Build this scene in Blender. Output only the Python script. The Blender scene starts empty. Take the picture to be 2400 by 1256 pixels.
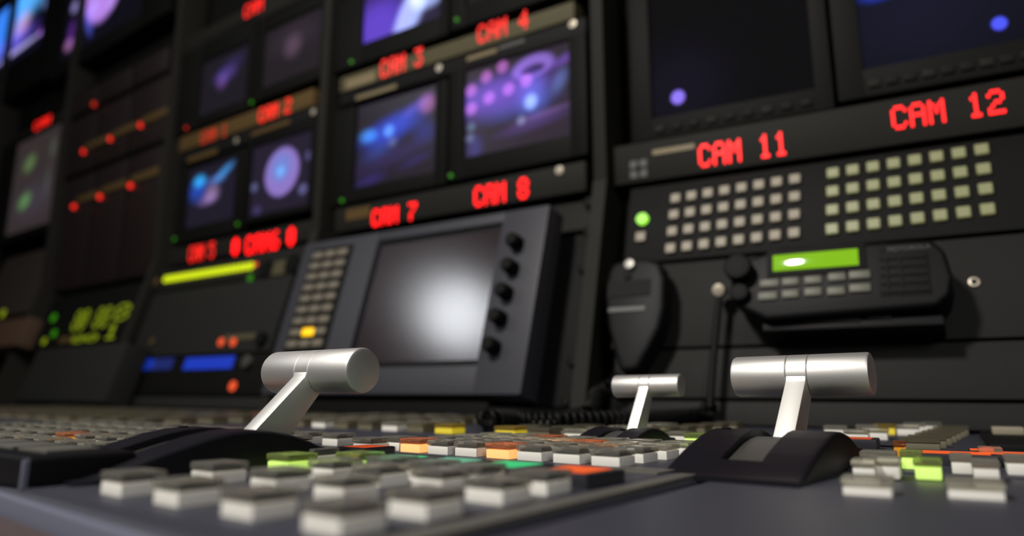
import bpy, bmesh, math, random
from mathutils import Vector, Matrix
random.seed(7)
S = bpy.context.scene
COL = S.collection
# ------------------------------------------------------------------ camera
CAM_F, CAM_PY, HORIZON, EYE = 1760.0, 540.0, 915.0, 0.035
FH = math.hypot(CAM_F, HORIZON - CAM_PY)
PITCH = math.atan((HORIZON - CAM_PY) / CAM_F)
def ang(vx): return math.atan((1200 - vx) / FH)
A0 = ang(-1850)
FWD = Vector((-math.cos(A0), math.sin(A0), 0)); RGT = Vector((math.sin(A0), math.cos(A0), 0))
VIEW = FWD * math.cos(PITCH) + Vector((0, 0, math.sin(PITCH))); UPV = RGT.cross(VIEW)
EYEP = Vector((0, 0, EYE))
cd = bpy.data.cameras.new('camera'); cam = bpy.data.objects.new('camera', cd); COL.objects.link(cam)
cd.sensor_fit = 'HORIZONTAL'; cd.sensor_width = 36; cd.lens = 36 * CAM_F / 2400
cd.shift_y = -(628 - CAM_PY) / 2400
cd.clip_start = 0.005
cam.matrix_world = Matrix.Translation(EYEP) @ Matrix((RGT, UPV, -VIEW)).transposed().to_4x4()
cd.dof.use_dof = True; cd.dof.focus_distance = 0.41; cd.dof.aperture_fstop = 4.2
cd.dof.aperture_blades = 0
S.camera = cam
# ------------------------------------------------------------------ world, lights, exposure
S.view_settings.view_transform = 'Standard'; S.view_settings.look = 'None'
S.view_settings.gamma = 1; S.view_settings.use_curve_mapping = False
S.view_settings.exposure = 0.0
S.cycles.use_denoising = True
w = bpy.data.worlds.new('world'); S.world = w; w.use_nodes = True
w.node_tree.nodes['Background'].inputs[0].default_value = (0.9, 0.93, 1.0, 1)
w.node_tree.nodes['Background'].inputs[1].default_value = 0.009
def lamp(name, loc, target, size, power, color):
    l = bpy.data.lights.new(name, 'AREA'); l.shape = 'DISK'; l.size = size; l.energy = power; l.color = color
    o = bpy.data.objects.new(name, l); COL.objects.link(o); o.location = loc
    o.rotation_euler = (Vector(target) - Vector(loc)).to_track_quat('-Z', 'Y').to_euler()
    return o
lamp('ceiling_lamp', (-0.64, -0.58, 1.32), (-0.2, 0.35, 0), 0.2, 29, (1.0, 0.95, 0.88))
lamp('rear_fill', (0.75, -0.75, 0.9), (-0.1, 0.3, 0.0), 0.5, 7.5, (1.0, 0.97, 0.95))  # added fill light that brightens the right-hand key faces
lamp('left_lamp', (-2.18, -0.64, 1.37), (-0.5, 0.6, 0.0), 0.30, 4.2, (0.92, 0.95, 1.0))

# ------------------------------------------------------------------ geometry helpers
def ray(px, py): return VIEW + RGT * ((px - 1200) / CAM_F) + UPV * ((CAM_PY - py) / CAM_F)
def isect(px, py, P, n):
    d = ray(px, py); return EYEP + d * (n.dot(P - EYEP) / n.dot(d))
def ground(px, py, z=0.0): return isect(px, py, Vector((0, 0, z)), Vector((0, 0, 1)))
class Panel:
    """a real flat plane of the place: O + X*x + Y*y, Z towards the operator"""
    def __init__(s, O, X, Y):
        s.O, s.X, s.Y = Vector(O), Vector(X).normalized(), Vector(Y).normalized(); s.Z = s.X.cross(s.Y)
    def off(s, d): return Panel(s.O + s.Z * d, s.X, s.Y)
    def hit(s, px, py):
        q = isect(px, py, s.O, s.Z) - s.O; return q.dot(s.X), q.dot(s.Y)
    def rect(s, TL, TR, BR, BL):
        a, b, c, d = (s.hit(*p) for p in (TL, TR, BR, BL))
        return ((a[0] + d[0]) / 2, (b[0] + c[0]) / 2, (c[1] + d[1]) / 2, (a[1] + b[1]) / 2)   # x0 x1 y0 y1
    def mat(s, x, y):
        M = Matrix((s.X, s.Y, s.Z)).transposed().to_4x4(); M.translation = s.O + s.X * x + s.Y * y; return M
KNEE, SLOPE = 0.285, 0.29
class Bay:
    def __init__(s, O, vx):
        a = ang(vx); s.L = FWD * math.cos(a) - RGT * math.sin(a); s.X = -s.L; s.N = Vector((-s.X.y, s.X.x, 0)); s.O = Vector((O[0], O[1], 0))
        s.up = Panel(s.O, s.X, (0, 0, 1))
        s.lo = Panel(s.O + Vector((0, 0, KNEE)) - s.N * 0.004, s.X, Vector((0, 0, 1)) + s.N * SLOPE)
B1 = Bay((0, .854), -1850)
B2 = Bay(isect(1412, 300, B1.O, B1.N), -1400)
B3 = Bay(isect(765, 300, B2.O, B2.N), -1150)
B4 = Bay(isect(405, 300, B3.O, B3.N), -1092)
B5 = Bay(isect(145, 400, B4.O, B4.N), -1092)

def flat(px, py, heading, z=0.0):
    h = math.radians(heading); return Panel(ground(px, py, z), (math.cos(h), math.sin(h), 0), (-math.sin(h), math.cos(h), 0))

class MB:
    def __init__(s): s.bm = bmesh.new()
    def _bev(s, verts, b, seg=2):
        if b > 0:
            es = {e for v in verts for e in v.link_edges}
            bmesh.ops.bevel(s.bm, geom=list(es), offset=b, segments=seg, profile=.6, affect='EDGES', clamp_overlap=True)
    def box(s, x0, x1, y0, y1, z0, z1, b=0.0, seg=2):
        r = bmesh.ops.create_cube(s.bm, size=1)
        bmesh.ops.scale(s.bm, vec=(x1 - x0, y1 - y0, z1 - z0), verts=r['verts'])
        bmesh.ops.translate(s.bm, vec=((x0 + x1) / 2, (y0 + y1) / 2, (z0 + z1) / 2), verts=r['verts'])
        s._bev(r['verts'], b, seg); return s
    def cyl(s, c, r, h, axis='Z', seg=32, r2=None, b=0.0):
        q = bmesh.ops.create_cone(s.bm, cap_ends=True, segments=seg, radius1=r, radius2=r if r2 is None else r2, depth=h)
        M = {'Z': Matrix(), 'X': Matrix.Rotation(math.pi / 2, 4, 'Y'), 'Y': Matrix.Rotation(-math.pi / 2, 4, 'X')}[axis]
        bmesh.ops.transform(s.bm, matrix=Matrix.Translation(c) @ M, verts=q['verts'])
        if b > 0:
            es = [e for v in q['verts'] for e in v.link_edges if len(e.link_faces) == 2 and e.calc_face_angle() > 1.0]
            bmesh.ops.bevel(s.bm, geom=list(set(es)), offset=b, segments=3, profile=.5, affect='EDGES')
        return s
    def prism(s, pts, z0, z1, b=0.0, plane='XY', seg=2):
        f = {'XY': lambda p, z: (p[0], p[1], z), 'YZ': lambda p, z: (z, p[0], p[1]), 'XZ': lambda p, z: (p[0], z, p[1])}[plane]
        a = [s.bm.verts.new(f(p, z0)) for p in pts]; c = [s.bm.verts.new(f(p, z1)) for p in pts]; n = len(pts)
        fs = [s.bm.faces.new(a), s.bm.faces.new(c)] + [s.bm.faces.new((a[i], a[(i + 1) % n], c[(i + 1) % n], c[i])) for i in range(n)]
        bmesh.ops.recalc_face_normals(s.bm, faces=fs)
        s._bev(a + c, b, seg); return s
    def tube(s, pts, r, seg=8):
        pts = [Vector(p) for p in pts]; rings = []; up = Vector((0.3, 0.2, 1)).normalized()
        for i, p in enumerate(pts):
            t = (pts[min(i + 1, len(pts) - 1)] - pts[max(i - 1, 0)]).normalized()
            a = t.cross(up); a = (a if a.length > 1e-4 else t.cross(Vector((1, 0, 0)))).normalized(); bb = t.cross(a)
            rings.append([s.bm.verts.new(p + a * (r * math.cos(2 * math.pi * k / seg)) + bb * (r * math.sin(2 * math.pi * k / seg))) for k in range(seg)])
        for i in range(len(rings) - 1):
            for k in range(seg):
                s.bm.faces.new((rings[i][k], rings[i][(k + 1) % seg], rings[i + 1][(k + 1) % seg], rings[i + 1][k]))
        s.bm.faces.new(rings[0]); s.bm.faces.new(list(reversed(rings[-1])))
        return s
    def lathe(s, prof, axis='X', seg=48):
        rings = []
        for (t, r) in prof:
            ring = []
            for k in range(seg):
                a = 2 * math.pi * k / seg; c, d = r * math.cos(a), r * math.sin(a)
                ring.append(s.bm.verts.new({'X': (t, c, d), 'Z': (c, d, t)}[axis]))
            rings.append(ring)
        fs = []
        for i in range(len(rings) - 1):
            for k in range(seg):
                fs.append(s.bm.faces.new((rings[i][k], rings[i][(k + 1) % seg], rings[i + 1][(k + 1) % seg], rings[i + 1][k])))
        fs += [s.bm.faces.new(rings[0]), s.bm.faces.new(rings[-1])]
        bmesh.ops.recalc_face_normals(s.bm, faces=fs); return s
    def mesh(s, name, mat, shift=(0, 0, 0), smooth=True):
        if shift != (0, 0, 0): bmesh.ops.translate(s.bm, vec=Vector(shift), verts=s.bm.verts)
        me = bpy.data.meshes.new(name); s.bm.to_mesh(me); s.bm.free(); me.materials.append(mat)
        if smooth:
            me.polygons.foreach_set('use_smooth', [True] * len(me.polygons))
            try: me.set_sharp_from_angle(angle=math.radians(38))
            except Exception: pass
        return me
    def build(s, name, mat, parent=None, label=None, smooth=True):
        sh = OFF.get(parent.name, (0, 0, 0)) if parent else (0, 0, 0)
        o = bpy.data.objects.new(name, s.mesh(name, mat, tuple(-c for c in sh), smooth)); COL.objects.link(o)
        if parent: o.parent = parent
        if parent and parent.name in OFF: OFF[o.name] = sh
        if label: o['label'] = label
        return o
OFF = {}
def tag(o, label, cat, group=None):
    o['label'] = label; o['category'] = cat
    if group: o['group'] = group
    return o
def thing(name, label, cat, M, group=None, off=None):
    o = bpy.data.objects.new(name, None); COL.objects.link(o); o.matrix_world = M; o.empty_display_size = .01
    if off: OFF[o.name] = off
    return tag(o, label, cat, group)
def pthing(name, label, cat, panel, x, y, group=None):
    return thing(name, label, cat, panel.mat(x, y), group, (x, y, 0))
def struct(name, mb, mat):
    o = mb.build(name, mat); o['kind'] = 'structure'; return o

# ------------------------------------------------------------------ materials
def new_mat(name):
    m = bpy.data.materials.new(name); m.use_nodes = True; return m, m.node_tree, m.node_tree.nodes['Principled BSDF']
def plain(name, col, rough=.5, metal=0., spec=.5, noise=0., nscale=300, bump=0.):
    m, t, b = new_mat(name)
    b.inputs['Base Color'].default_value = (*col, 1); b.inputs['Roughness'].default_value = rough
    b.inputs['Metallic'].default_value = metal; b.inputs['Specular IOR Level'].default_value = spec
    if noise or bump:
        tc = t.nodes.new('ShaderNodeTexCoord'); n = t.nodes.new('ShaderNodeTexNoise'); n.inputs['Scale'].default_value = nscale; n.inputs['Detail'].default_value = 4
        t.links.new(tc.outputs['Object'], n.inputs['Vector'])
        if noise:
            mr = t.nodes.new('ShaderNodeMapRange'); mr.inputs[3].default_value = 1 - noise; mr.inputs[4].default_value = 1 + noise
            t.links.new(n.outputs['Fac'], mr.inputs[0])
            mx = t.nodes.new('ShaderNodeVectorMath'); mx.operation = 'SCALE'; mx.inputs[0].default_value = col
            t.links.new(mr.outputs[0], mx.inputs['Scale']); t.links.new(mx.outputs[0], b.inputs['Base Color'])
        if bump:
            bp = t.nodes.new('ShaderNodeBump'); bp.inputs['Strength'].default_value = bump; bp.inputs['Distance'].default_value = .0004
            t.links.new(n.outputs['Fac'], bp.inputs['Height']); t.links.new(bp.outputs[0], b.inputs['Normal'])
    return m
def glow(name, col, strength, base=(.02, .02, .02)):
    m, t, b = new_mat(name)
    b.inputs['Base Color'].default_value = (*base, 1); b.inputs['Roughness'].default_value = .4
    b.inputs['Emission Color'].default_value = (*col, 1); b.inputs['Emission Strength'].default_value = strength
    return m
def clear(name, tint, amount=.72, dcol=(.3, .29, .24)):
    m, t, b = new_mat(name)
    tr = t.nodes.new('ShaderNodeBsdfTransparent'); tr.inputs[0].default_value = (*tint, 1)
    b.inputs['Base Color'].default_value = (*dcol, 1); b.inputs['Roughness'].default_value = .12; b.inputs['Specular IOR Level'].default_value = .7
    fr = t.nodes.new('ShaderNodeLayerWeight'); fr.inputs[0].default_value = .35
    mr = t.nodes.new('ShaderNodeMapRange'); mr.inputs[3].default_value = 1 - amount; mr.inputs[4].default_value = min(1, 1.35 - amount)
    t.links.new(fr.outputs['Facing'], mr.inputs[0])
    mx = t.nodes.new('ShaderNodeMixShader'); t.links.new(mr.outputs[0], mx.inputs[0]); t.links.new(tr.outputs[0], mx.inputs[1]); t.links.new(b.outputs[0], mx.inputs[2])
    t.links.new(mx.outputs[0], t.nodes['Material Output'].inputs[0]); return m
def picture(name, blobs, back=(.010, .008, .012), rough=.3, gain=1.0, base=(.008, .007, .008), spec=.12):
    """a lit screen picture: soft elliptical patches (cx, cy, rx, ry, degrees, colour, strength, core)"""
    m, t, b = new_mat(name)
    tc = t.nodes.new('ShaderNodeTexCoord'); sp = t.nodes.new('ShaderNodeSeparateXYZ'); cb = t.nodes.new('ShaderNodeCombineXYZ')
    t.links.new(tc.outputs['Generated'], sp.inputs[0]); t.links.new(sp.outputs[0], cb.inputs[0]); t.links.new(sp.outputs[1], cb.inputs[1])
    acc = None
    for (cx, cy, rx, ry, deg, col, st, core) in blobs:
        mp = t.nodes.new('ShaderNodeMapping'); mp.vector_type = 'TEXTURE'
        mp.inputs['Location'].default_value = (cx, cy, 0); mp.inputs['Rotation'].default_value = (0, 0, math.radians(deg)); mp.inputs['Scale'].default_value = (rx, ry, 1)
        t.links.new(cb.outputs[0], mp.inputs[0])
        ln = t.nodes.new('ShaderNodeVectorMath'); ln.operation = 'LENGTH'; t.links.new(mp.outputs[0], ln.inputs[0])
        mr = t.nodes.new('ShaderNodeMapRange'); mr.interpolation_type = 'SMOOTHSTEP'
        mr.inputs[1].default_value = core; mr.inputs[2].default_value = 1; mr.inputs[3].default_value = st * gain; mr.inputs[4].default_value = 0
        t.links.new(ln.outputs['Value'], mr.inputs[0])
        ma = t.nodes.new('ShaderNodeVectorMath'); ma.operation = 'MULTIPLY_ADD'; ma.inputs[0].default_value = col
        t.links.new(mr.outputs[0], ma.inputs[1])
        if acc: t.links.new(acc.outputs[0], ma.inputs[2])
        else: ma.inputs[2].default_value = back
        acc = ma
    b.inputs['Base Color'].default_value = (*base, 1); b.inputs['Roughness'].default_value = rough; b.inputs['Specular IOR Level'].default_value = spec
    if acc: t.links.new(acc.outputs[0], b.inputs['Emission Color'])
    else: b.inputs['Emission Color'].default_value = (*back, 1)
    b.inputs['Emission Strength'].default_value = 1
    return m

M_DESK = plain('satin_blue_grey_paint', (.038, .040, .054), .45, noise=.08, nscale=900, bump=.25)
M_DESKG = plain('warm_grey_paint_and_sheen', (.095, .092, .080), .5, noise=.08, nscale=900, bump=.25)  # grey of the flat keys, and painted sheen on the margin strip
M_BLACK = plain('black_textured_plastic', (.0052, .0048, .0078), .5, spec=.22, noise=.1, nscale=1500, bump=.35)
M_BLACKS = plain('black_smooth_plastic', (.005, .005, .0055), .5, spec=.16)
M_SLOT = plain('dark_grey_slot_cover', (.05, .05, .045), .45)
M_ALU = plain('satin_aluminium', (.72, .71, .685), .52, metal=.95, noise=.04, nscale=2500, bump=.12)
M_ALUL = plain('satin_aluminium_arm', (.74, .73, .70), .52, metal=1)
M_GROOVE = plain('groove_shadow_line', (.35, .34, .3), .4, metal=1)
M_RACK = plain('dark_rack_steel', (.005, .005, .0045), .65, spec=.1)
M_RAIL = plain('grey_rack_rail', (.022, .021, .018), .6, spec=.1)
M_BLANK = plain('charcoal_panel_paint', (.019, .019, .018), .6, spec=.12, noise=.06, nscale=700, bump=.15)
M_UNIT = plain('dark_unit_paint', (.009, .009, .009), .6, spec=.1)
M_BEZEL = plain('monitor_bezel_plastic', (.0050, .0050, .0045), .6, spec=.1)
M_STRIP = plain('tally_strip_paint', (.015, .0145, .0125), .6, spec=.12)
M_BRASS = plain('olive_tally_strip', (.085, .075, .042), .6, spec=.12)
M_BROWN = plain('brown_tally_strip', (.10, .062, .022), .6, spec=.12)
M_GOLD = plain('gold_label', (.19, .145, .065), .45)
M_SCREW = plain('nickel_screw', (.5, .44, .35), .4, metal=.5)
M_TOUCH = plain('slate_panel_paint', (.040, .040, .049), .5, spec=.3)
M_PAD = plain('brown_armrest_vinyl', (.075, .055, .055), .55, noise=.12, nscale=300, bump=.3)
M_RUBBER = plain('black_rubber', (.0035, .0035, .0035), .6, spec=.15)
M_WHITE = plain('white_key_plastic', (.80, .78, .72), .4)
M_FILM = plain('black_legend_film', (.012, .012, .012), .5)
def glass(name, col, rough=.06):
    m, t, b = new_mat(name); b.inputs['Base Color'].default_value = (*col, 1); b.inputs['Roughness'].default_value = rough
    b.inputs['Transmission Weight'].default_value = 1; b.inputs['IOR'].default_value = 1.45
    lp = t.nodes.new('ShaderNodeBsdfTransparent'); lp.inputs[0].default_value = (*col, 1)
    mx = t.nodes.new('ShaderNodeMixShader'); mx.inputs[0].default_value = .35
    t.links.new(b.outputs[0], mx.inputs[1]); t.links.new(lp.outputs[0], mx.inputs[2])
    df = t.nodes.new('ShaderNodeBsdfDiffuse'); df.inputs[0].default_value = (*[c * .62 for c in col], 1); m2 = t.nodes.new('ShaderNodeMixShader'); m2.inputs[0].default_value = .15
    t.links.new(mx.outputs[0], m2.inputs[1]); t.links.new(df.outputs[0], m2.inputs[2]); mx = m2
    t.links.new(mx.outputs[0], t.nodes['Material Output'].inputs[0]); return m
M_CAP = glass('clear_key_cap', (.80, .78, .69))
M_CAPG = glass('green_key_cap', (.70, .78, .36))
M_CAPO = glass('orange_key_cap', (.95, .50, .30))
M_CAPY = glass('yellow_key_cap', (.85, .68, .2))
M_LG = glow('lit_lime_key', (.62, 1.0, .16), .62, (.5, .6, .2))
M_LO = glow('lit_orange_key', (1.0, .48, .14), .95, (.6, .3, .15))
M_LA = glow('lit_amber_key', (1.0, .42, .02), .45, (.5, .3, .05))
M_LY = glow('lit_yellow_key', (.85, .65, .02), .4, (.5, .4, .05))
M_GREEN = glow('lit_green_button', (.03, .62, .20), .9)
M_GREENP = glow('lit_pale_green_button', (.13, .60, .34), .7)
M_ORANGE = glow('lit_orange_button', (1.0, .12, .008), .85)
M_ORANGED = glow('lit_dim_orange_button', (.9, .1, .01), .55)
M_RED = glow('red_lettering', (1.0, .0022, .0035), 3.0)
M_REDM = glow('red_lettering_dim', (1.0, .012, .006), 1.5)
M_REDD = glow('red_lettering_faint', (.9, .03, .006), .6)
M_LEDR = glow('red_led', (1.0, .02, .01), 1.3)
M_LEDG = glow('green_led', (.03, .22, .0), .9, (.005, .01, .004))
M_LEDGB = glow('bright_green_led', (.35, 1.0, .03), 1.1)
M_LEDY = glow('yellow_led', (1.0, .55, .0), 1.6)
M_LEDO = glow('orange_led', (1.0, .10, .02), .9)
M_METER = glow('lime_meter_light', (.62, .75, .0), 1.15)
M_GLYPH = glow('lime_display_glyph', (.35, .45, .0), .55)
M_BLUE = glow('blue_display_glyph', (.0, .05, .75), .6)
M_LCD = picture('green_lcd_picture', [], (.20, .46, .0), .07, base=(.05, .08, .02), spec=.9)
M_KEYB = plain('beige_key_plastic', (.30, .26, .19), .5)
M_KEYY = glow('dim_yellow_backlit_key', (.5, .5, .16), .06, (.26, .27, .14))
M_KEYD = plain('dim_brown_grey_key', (.16, .14, .105), .55)
M_LABELG = plain('dim_grey_print', (.06, .06, .055), .5)

# ------------------------------------------------------------------ dot matrix lettering
FONT = {'C': "01110 10001 10000 10000 10000 10001 01110", 'A': "01110 10001 10001 11111 10001 10001 10001",
 'M': "10001 11011 10101 10101 10001 10001 10001", '1': "00100 01100 00100 00100 00100 00100 01110",
 '2': "01110 10001 00001 00110 01000 10000 11111", '3': "11111 00010 00100 00010 00001 10001 01110",
 '4': "00010 00110 01010 10010 11111 00010 00010", '5': "11111 10000 11110 00001 00001 10001 01110",
 '6': "00110 01000 10000 11110 10001 10001 01110", '7': "11111 00001 00010 00100 01000 01000 01000",
 '8': "01110 10001 10001 01110 10001 10001 01110", '0': "01110 10001 10011 10101 11001 10001 01110",
 '[': "00100 01110 01110 01110 01110 01110 00100", ']': "00100 01110 01110 01110 01110 01110 00100", ':': "00000 00100 00100 00000 00100 00100 00000"}
def lettering(panel, text, left, right, mat, parent, name='lettering', z=.0006):
    """left/right = (px, py_top, py_bottom): the end edges of the word on its panel"""
    x0, x1, y0, y1 = panel.rect((left[0], left[1]), (right[0], right[1]), (right[0], right[2]), (left[0], left[2]))
    n = len(text) * 6 - 1; ph = (x1 - x0) / n; pv = (y1 - y0) / 7; mb = MB(); full = text + ' '
    for i, ch in enumerate(full):
        if ch == ' ':
            if len(mb.bm.verts): o = mb.build(name, mat, parent, smooth=False)
            mb = MB(); continue
        for r_, row in enumerate(FONT[ch].split()):
            for c_, v in enumerate(row):
                if v == '1':
                    cx = x0 + (i * 6 + c_ + .5) * ph; cy = y1 - (r_ + .5) * pv
                    mb.box(cx - ph * .46, cx + ph * .46, cy - pv * .46, cy + pv * .46, 0, z + .0004)
    return o

# ------------------------------------------------------------------ setting
struct('floor', MB().box(-3.6, 1.2, -1.6, 1.9, -.76, -.74), plain('dark_carpet', (.03, .03, .03), .9, noise=.3, nscale=200))
struct('wall_back', MB().box(-3.6, 1.2, 1.9, 1.95, -.76, 2.2), plain('dark_back_wall', (.02, .02, .02), .8))

# ------------------------------------------------------------------ racks
def rack(bay, width, label, rail_l=True, top=1.6):
    t = thing('equipment_rack', label, 'rack', bay.up.mat(-width / 2, 0), 'row of equipment racks', (-width / 2, 0, 0))
    MB().box(-width + .012, -.012, KNEE + .002, top, -.13, -.0505).build('upper_carcass', M_RACK, t)
    # the sloping lower half in cross section (y = height, z = towards operator)
    zk = .004; yl = lambda h: zk - 0 + SLOPE * (KNEE - h)
    mb = MB().prism([(KNEE, yl(KNEE) - .045), (KNEE, -.13), (.001, -.13), (.001, yl(.001) - .045)], -width + .012, -.012, plane='YZ')
    mb.build('lower_carcass', M_RACK, t)
    if rail_l:
        MB().box(-width - .009, -width + .009, KNEE + .01, top, -.05, .012, .002).build('rail', M_RAIL, t)
        MB().prism([(KNEE + .01, -.05), (KNEE + .01, .012), (KNEE - .004, .012 + zk), (.004, yl(.004) + .008), (.004, yl(.004) - .05), (KNEE - .01, -.05)], -width - .009, -width + .009, plane='YZ').build('lower_rail', M_RAIL, t)
    return t
W1 = -B1.up.hit(1412, 300)[0]; W2 = -B2.up.hit(765, 300)[0]; W3 = -B3.up.hit(405, 300)[0]; W4 = -B4.up.hit(145, 400)[0]
# bay 1 reaches past the right edge of the view
RK1 = t = rack(B1, W1, 'rightmost black equipment rack, behind the hand radio and the CAM 11 monitor')
MB().box(0, .19, KNEE, 1.6, -.13, -.0505).build('side_carcass', M_RACK, t)
RK2 = rack(B2, W2, 'black equipment rack behind the grey touch panel and the CAM 3 and CAM 4 monitors')
RK3 = rack(B3, W3, 'black equipment rack holding the lime level meter and the blue display unit')
RK4 = rack(B4, W4, 'black equipment rack holding the card frames with red lights')
RK5 = rack(B5, .55, 'leftmost black equipment rack, behind the grey screen with green patches')

def face(panel, name, label, cat, corners, mat, depth=.032, b=.0012, group=None, inset=.0006, grow=0., part='faceplate'):
    x0, x1, y0, y1 = panel.rect(*corners)
    t = pthing(name, label, cat, panel, (x0 + x1) / 2, y0, group)
    MB().box(x0 - grow, x1 + grow, y0 + inset, y1 - inset, -depth, 0, b).build(part, mat, t)
    t['rect'] = 0; del t['rect']
    return t, (x0, x1, y0, y1)
def blank(panel, rk, corners, mat, depth=.032, label=None, name='blank_panel'):
    x0, x1, y0, y1 = panel.rect(*corners); cx = (x0 + x1) / 2
    o = MB().box(x0 - cx, x1 - cx, .0006, y1 - y0 - .0006, -depth, 0, .0012).build(name, mat)
    o.parent = rk; o.matrix_basis = rk.matrix_world.inverted() @ panel.mat(cx, y0); OFF[o.name] = (cx, y0, 0)
    if label: o['label'] = label
    return o
def dot(panel, parent, px, py, r, mat, name='led', h=.003, seg=16):
    x, y = panel.hit(px, py); return MB().cyl((x, y, h / 2), r, h, seg=seg).build(name, mat, parent)
def patch(panel, parent, corners, mat, name, z0=0., z1=.001, b=0.):
    x0, x1, y0, y1 = panel.rect(*corners); return MB().box(x0, x1, y0, y1, z0, z1, b).build(name, mat, parent)
def monitor(panel, label, outer, screen, mat, group, led=None, depth=.045, ledm=None, btns=0):
    x0, x1, y0, y1 = panel.rect(*outer); a0, a1, b0, b1 = panel.rect(*screen)
    t = pthing('video_monitor', label, 'monitor', panel, (x0 + x1) / 2, y0, group)
    mb = MB(); d = .006
    mb.box(x0, x1, y0, y1, -depth, -d, .001)
    mb.box(x0, a0, y0, y1, -d - .0005, 0, .0012).box(a1, x1, y0, y1, -d - .0005, 0, .0012).box(a0 - .001, a1 + .001, y0, b0, -d - .0005, 0, .0012).box(a0 - .001, a1 + .001, b1, y1, -d - .0005, 0, .0012)
    mb.build('bezel', M_BEZEL, t)
    MB().box(a0, a1, b0, b1, -d - .0002, -d + .0012).build('screen', mat, t)
    if led: dot(panel, t, led[0], led[1], .0032, ledm or M_LEDG, 'power_led')
    for k in range(btns):
        cx = a0 + (a1 - a0) * (.05 + .9 * k / (btns - 1)); cy = y0 + (b0 - y0) * .42
        MB().box(cx - .006, cx + .006, cy - .004, cy + .004, -.001, .0025, .0008).build('button', M_UNIT if k % 3 else M_STRIP, t)
    return t

# ================= bay 1 (right) =================
U1 = B1.up; L1 = B1.lo
VI, BL, CY, PK, WH = (.28, .16, .95), (.03, .05, .75), (.05, .35, .95), (.8, .25, .75), (.6, .75, 1.)
monitor(U1, 'large dark monitor above CAM 11 with one violet spot on its screen', ((1478, -10), (1936, -160), (1936, 246), (1478, 345)),
        ((1522, -20), (1893, -140), (1893, 204), (1522, 283)),
        picture('dark_violet_spot_picture', [(.172, .13, .055, .062, 0, (.30, .20, 1.), 1.0, .62), (.2, .2, .5, .5, 0, (.008, .006, .02), .5, 0)], (.0035, .0032, .004), .2, base=(.003, .003, .003), spec=.0), 'large monitors over the red camera names', btns=9)
monitor(U1, 'large dark monitor above CAM 12 with a blue spot and blue patch', ((1946, -160), (2560, -320), (2560, 132), (1946, 243)),
        ((2006, -160), (2500, -290), (2500, 68), (2006, 168)),
        picture('dark_blue_spot_picture', [(.672, .14, .045, .055, 0, (.08, .10, 1.), 1.0, .6), (.13, .555, .17, .11, 12, (.02, .06, .7), .8, .1), (.3, .35, .9, .8, 0, (.007, .007, .022), .7, 0)], (.004, .004, .006), .2, base=(.003, .003, .004), spec=.0), 'large monitors over the red camera names', btns=11)
t, r1 = face(U1, 'tally_display', 'long dark strip with red CAM 11 and CAM 12 letters above the key panel', 'display',
     ((1440, 352), (2480, 152), (2480, 279), (1440, 441)), M_STRIP)
lettering(U1, 'CAM 11', (1638, 340, 394), (1846, 307, 361), M_RED, t)
lettering(U1, 'CAM 12', (2090, 252, 308), (2354, 206, 262), M_RED, t)
patch(U1, t, ((1530, 354), (1628, 335), (1628, 346), (1530, 366)), M_GOLD, 'label_plate')
mb = MB(); cx, cy = U1.hit(1497, 396)
for k in range(4):
    a = math.pi / 4 + k * math.pi / 2
    mb.prism([(cx + .0135 * math.cos(a + q) * s_, cy + .0135 * math.sin(a + q) * s_) for q, s_ in ((-.5, .35), (-.62, .85), (0, 1.15), (.62, .85), (.5, .35))], 0, .001)
mb.build('emblem', M_LABELG, t)
# key panel
t, r = face(L1, 'key_panel', 'dark panel with two blocks of small square keys under the CAM 11 strip', 'panel',
     ((1470, 452), (2490, 288), (2490, 517), (1470, 629)), M_UNIT)
def keyblock(panel, parent, corners, nx, ny, mat, size, name='key'):
    a, b_, c_, d_ = (Vector(panel.hit(*p)) for p in corners)
    for j in range(ny):
        for i in range(nx):
            u_, v_ = i / (nx - 1), j / (ny - 1)
            p = (a * (1 - u_) + b_ * u_) * (1 - v_) + (d_ * (1 - u_) + c_ * u_) * v_
            s_ = size / 2
            MB().box(p.x - s_, p.x + s_, p.y - s_, p.y + s_, 0, .004, .001, 1).build(name, mat, parent)
keyblock(L1, t, ((1585, 467), (1864, 422), (1862, 548), (1573, 584)), 8, 4, M_KEYB, .0118)
keyblock(L1, t, ((1953, 408), (2301, 353), (2315, 493), (1951, 539)), 8, 4, M_KEYY, .0122)
dot(L1, t, 1507, 515, .0072, M_LEDGB, 'green_button', .004, 24)
x, y = L1.hit(1503, 557); MB().box(x - .006, x + .006, y - .006, y + .006, 0, .004, .001).build('key', M_KEYB, t)
def screw(panel, parent, px, py, r=.0045, mat=None):
    x, y = panel.hit(px, py)
    o = MB().cyl((x, y, .001), r, .002, seg=20, b=.0005).build('screw', mat or M_SCREW, parent); return o
t = blank(L1, RK1, ((1440, 641), (2500, 519), (2500, 775), (1440, 828)), M_BLANK)
o = screw(L1, t, 2283, 662, .0048)
x, y = L1.hit(2283, 662); MB().cyl((x, y, .0022), .0026, .0006, seg=16).build('keyhole', M_BLACKS, o)
t = blank(L1, RK1, ((1440, 832), (2500, 780), (2500, 917), (1440, 949)), M_BLANK)
t = blank(L1, RK1, ((1440, 954), (2500, 922), (2500, 990), (1440, 1010)), M_BLANK)

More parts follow.
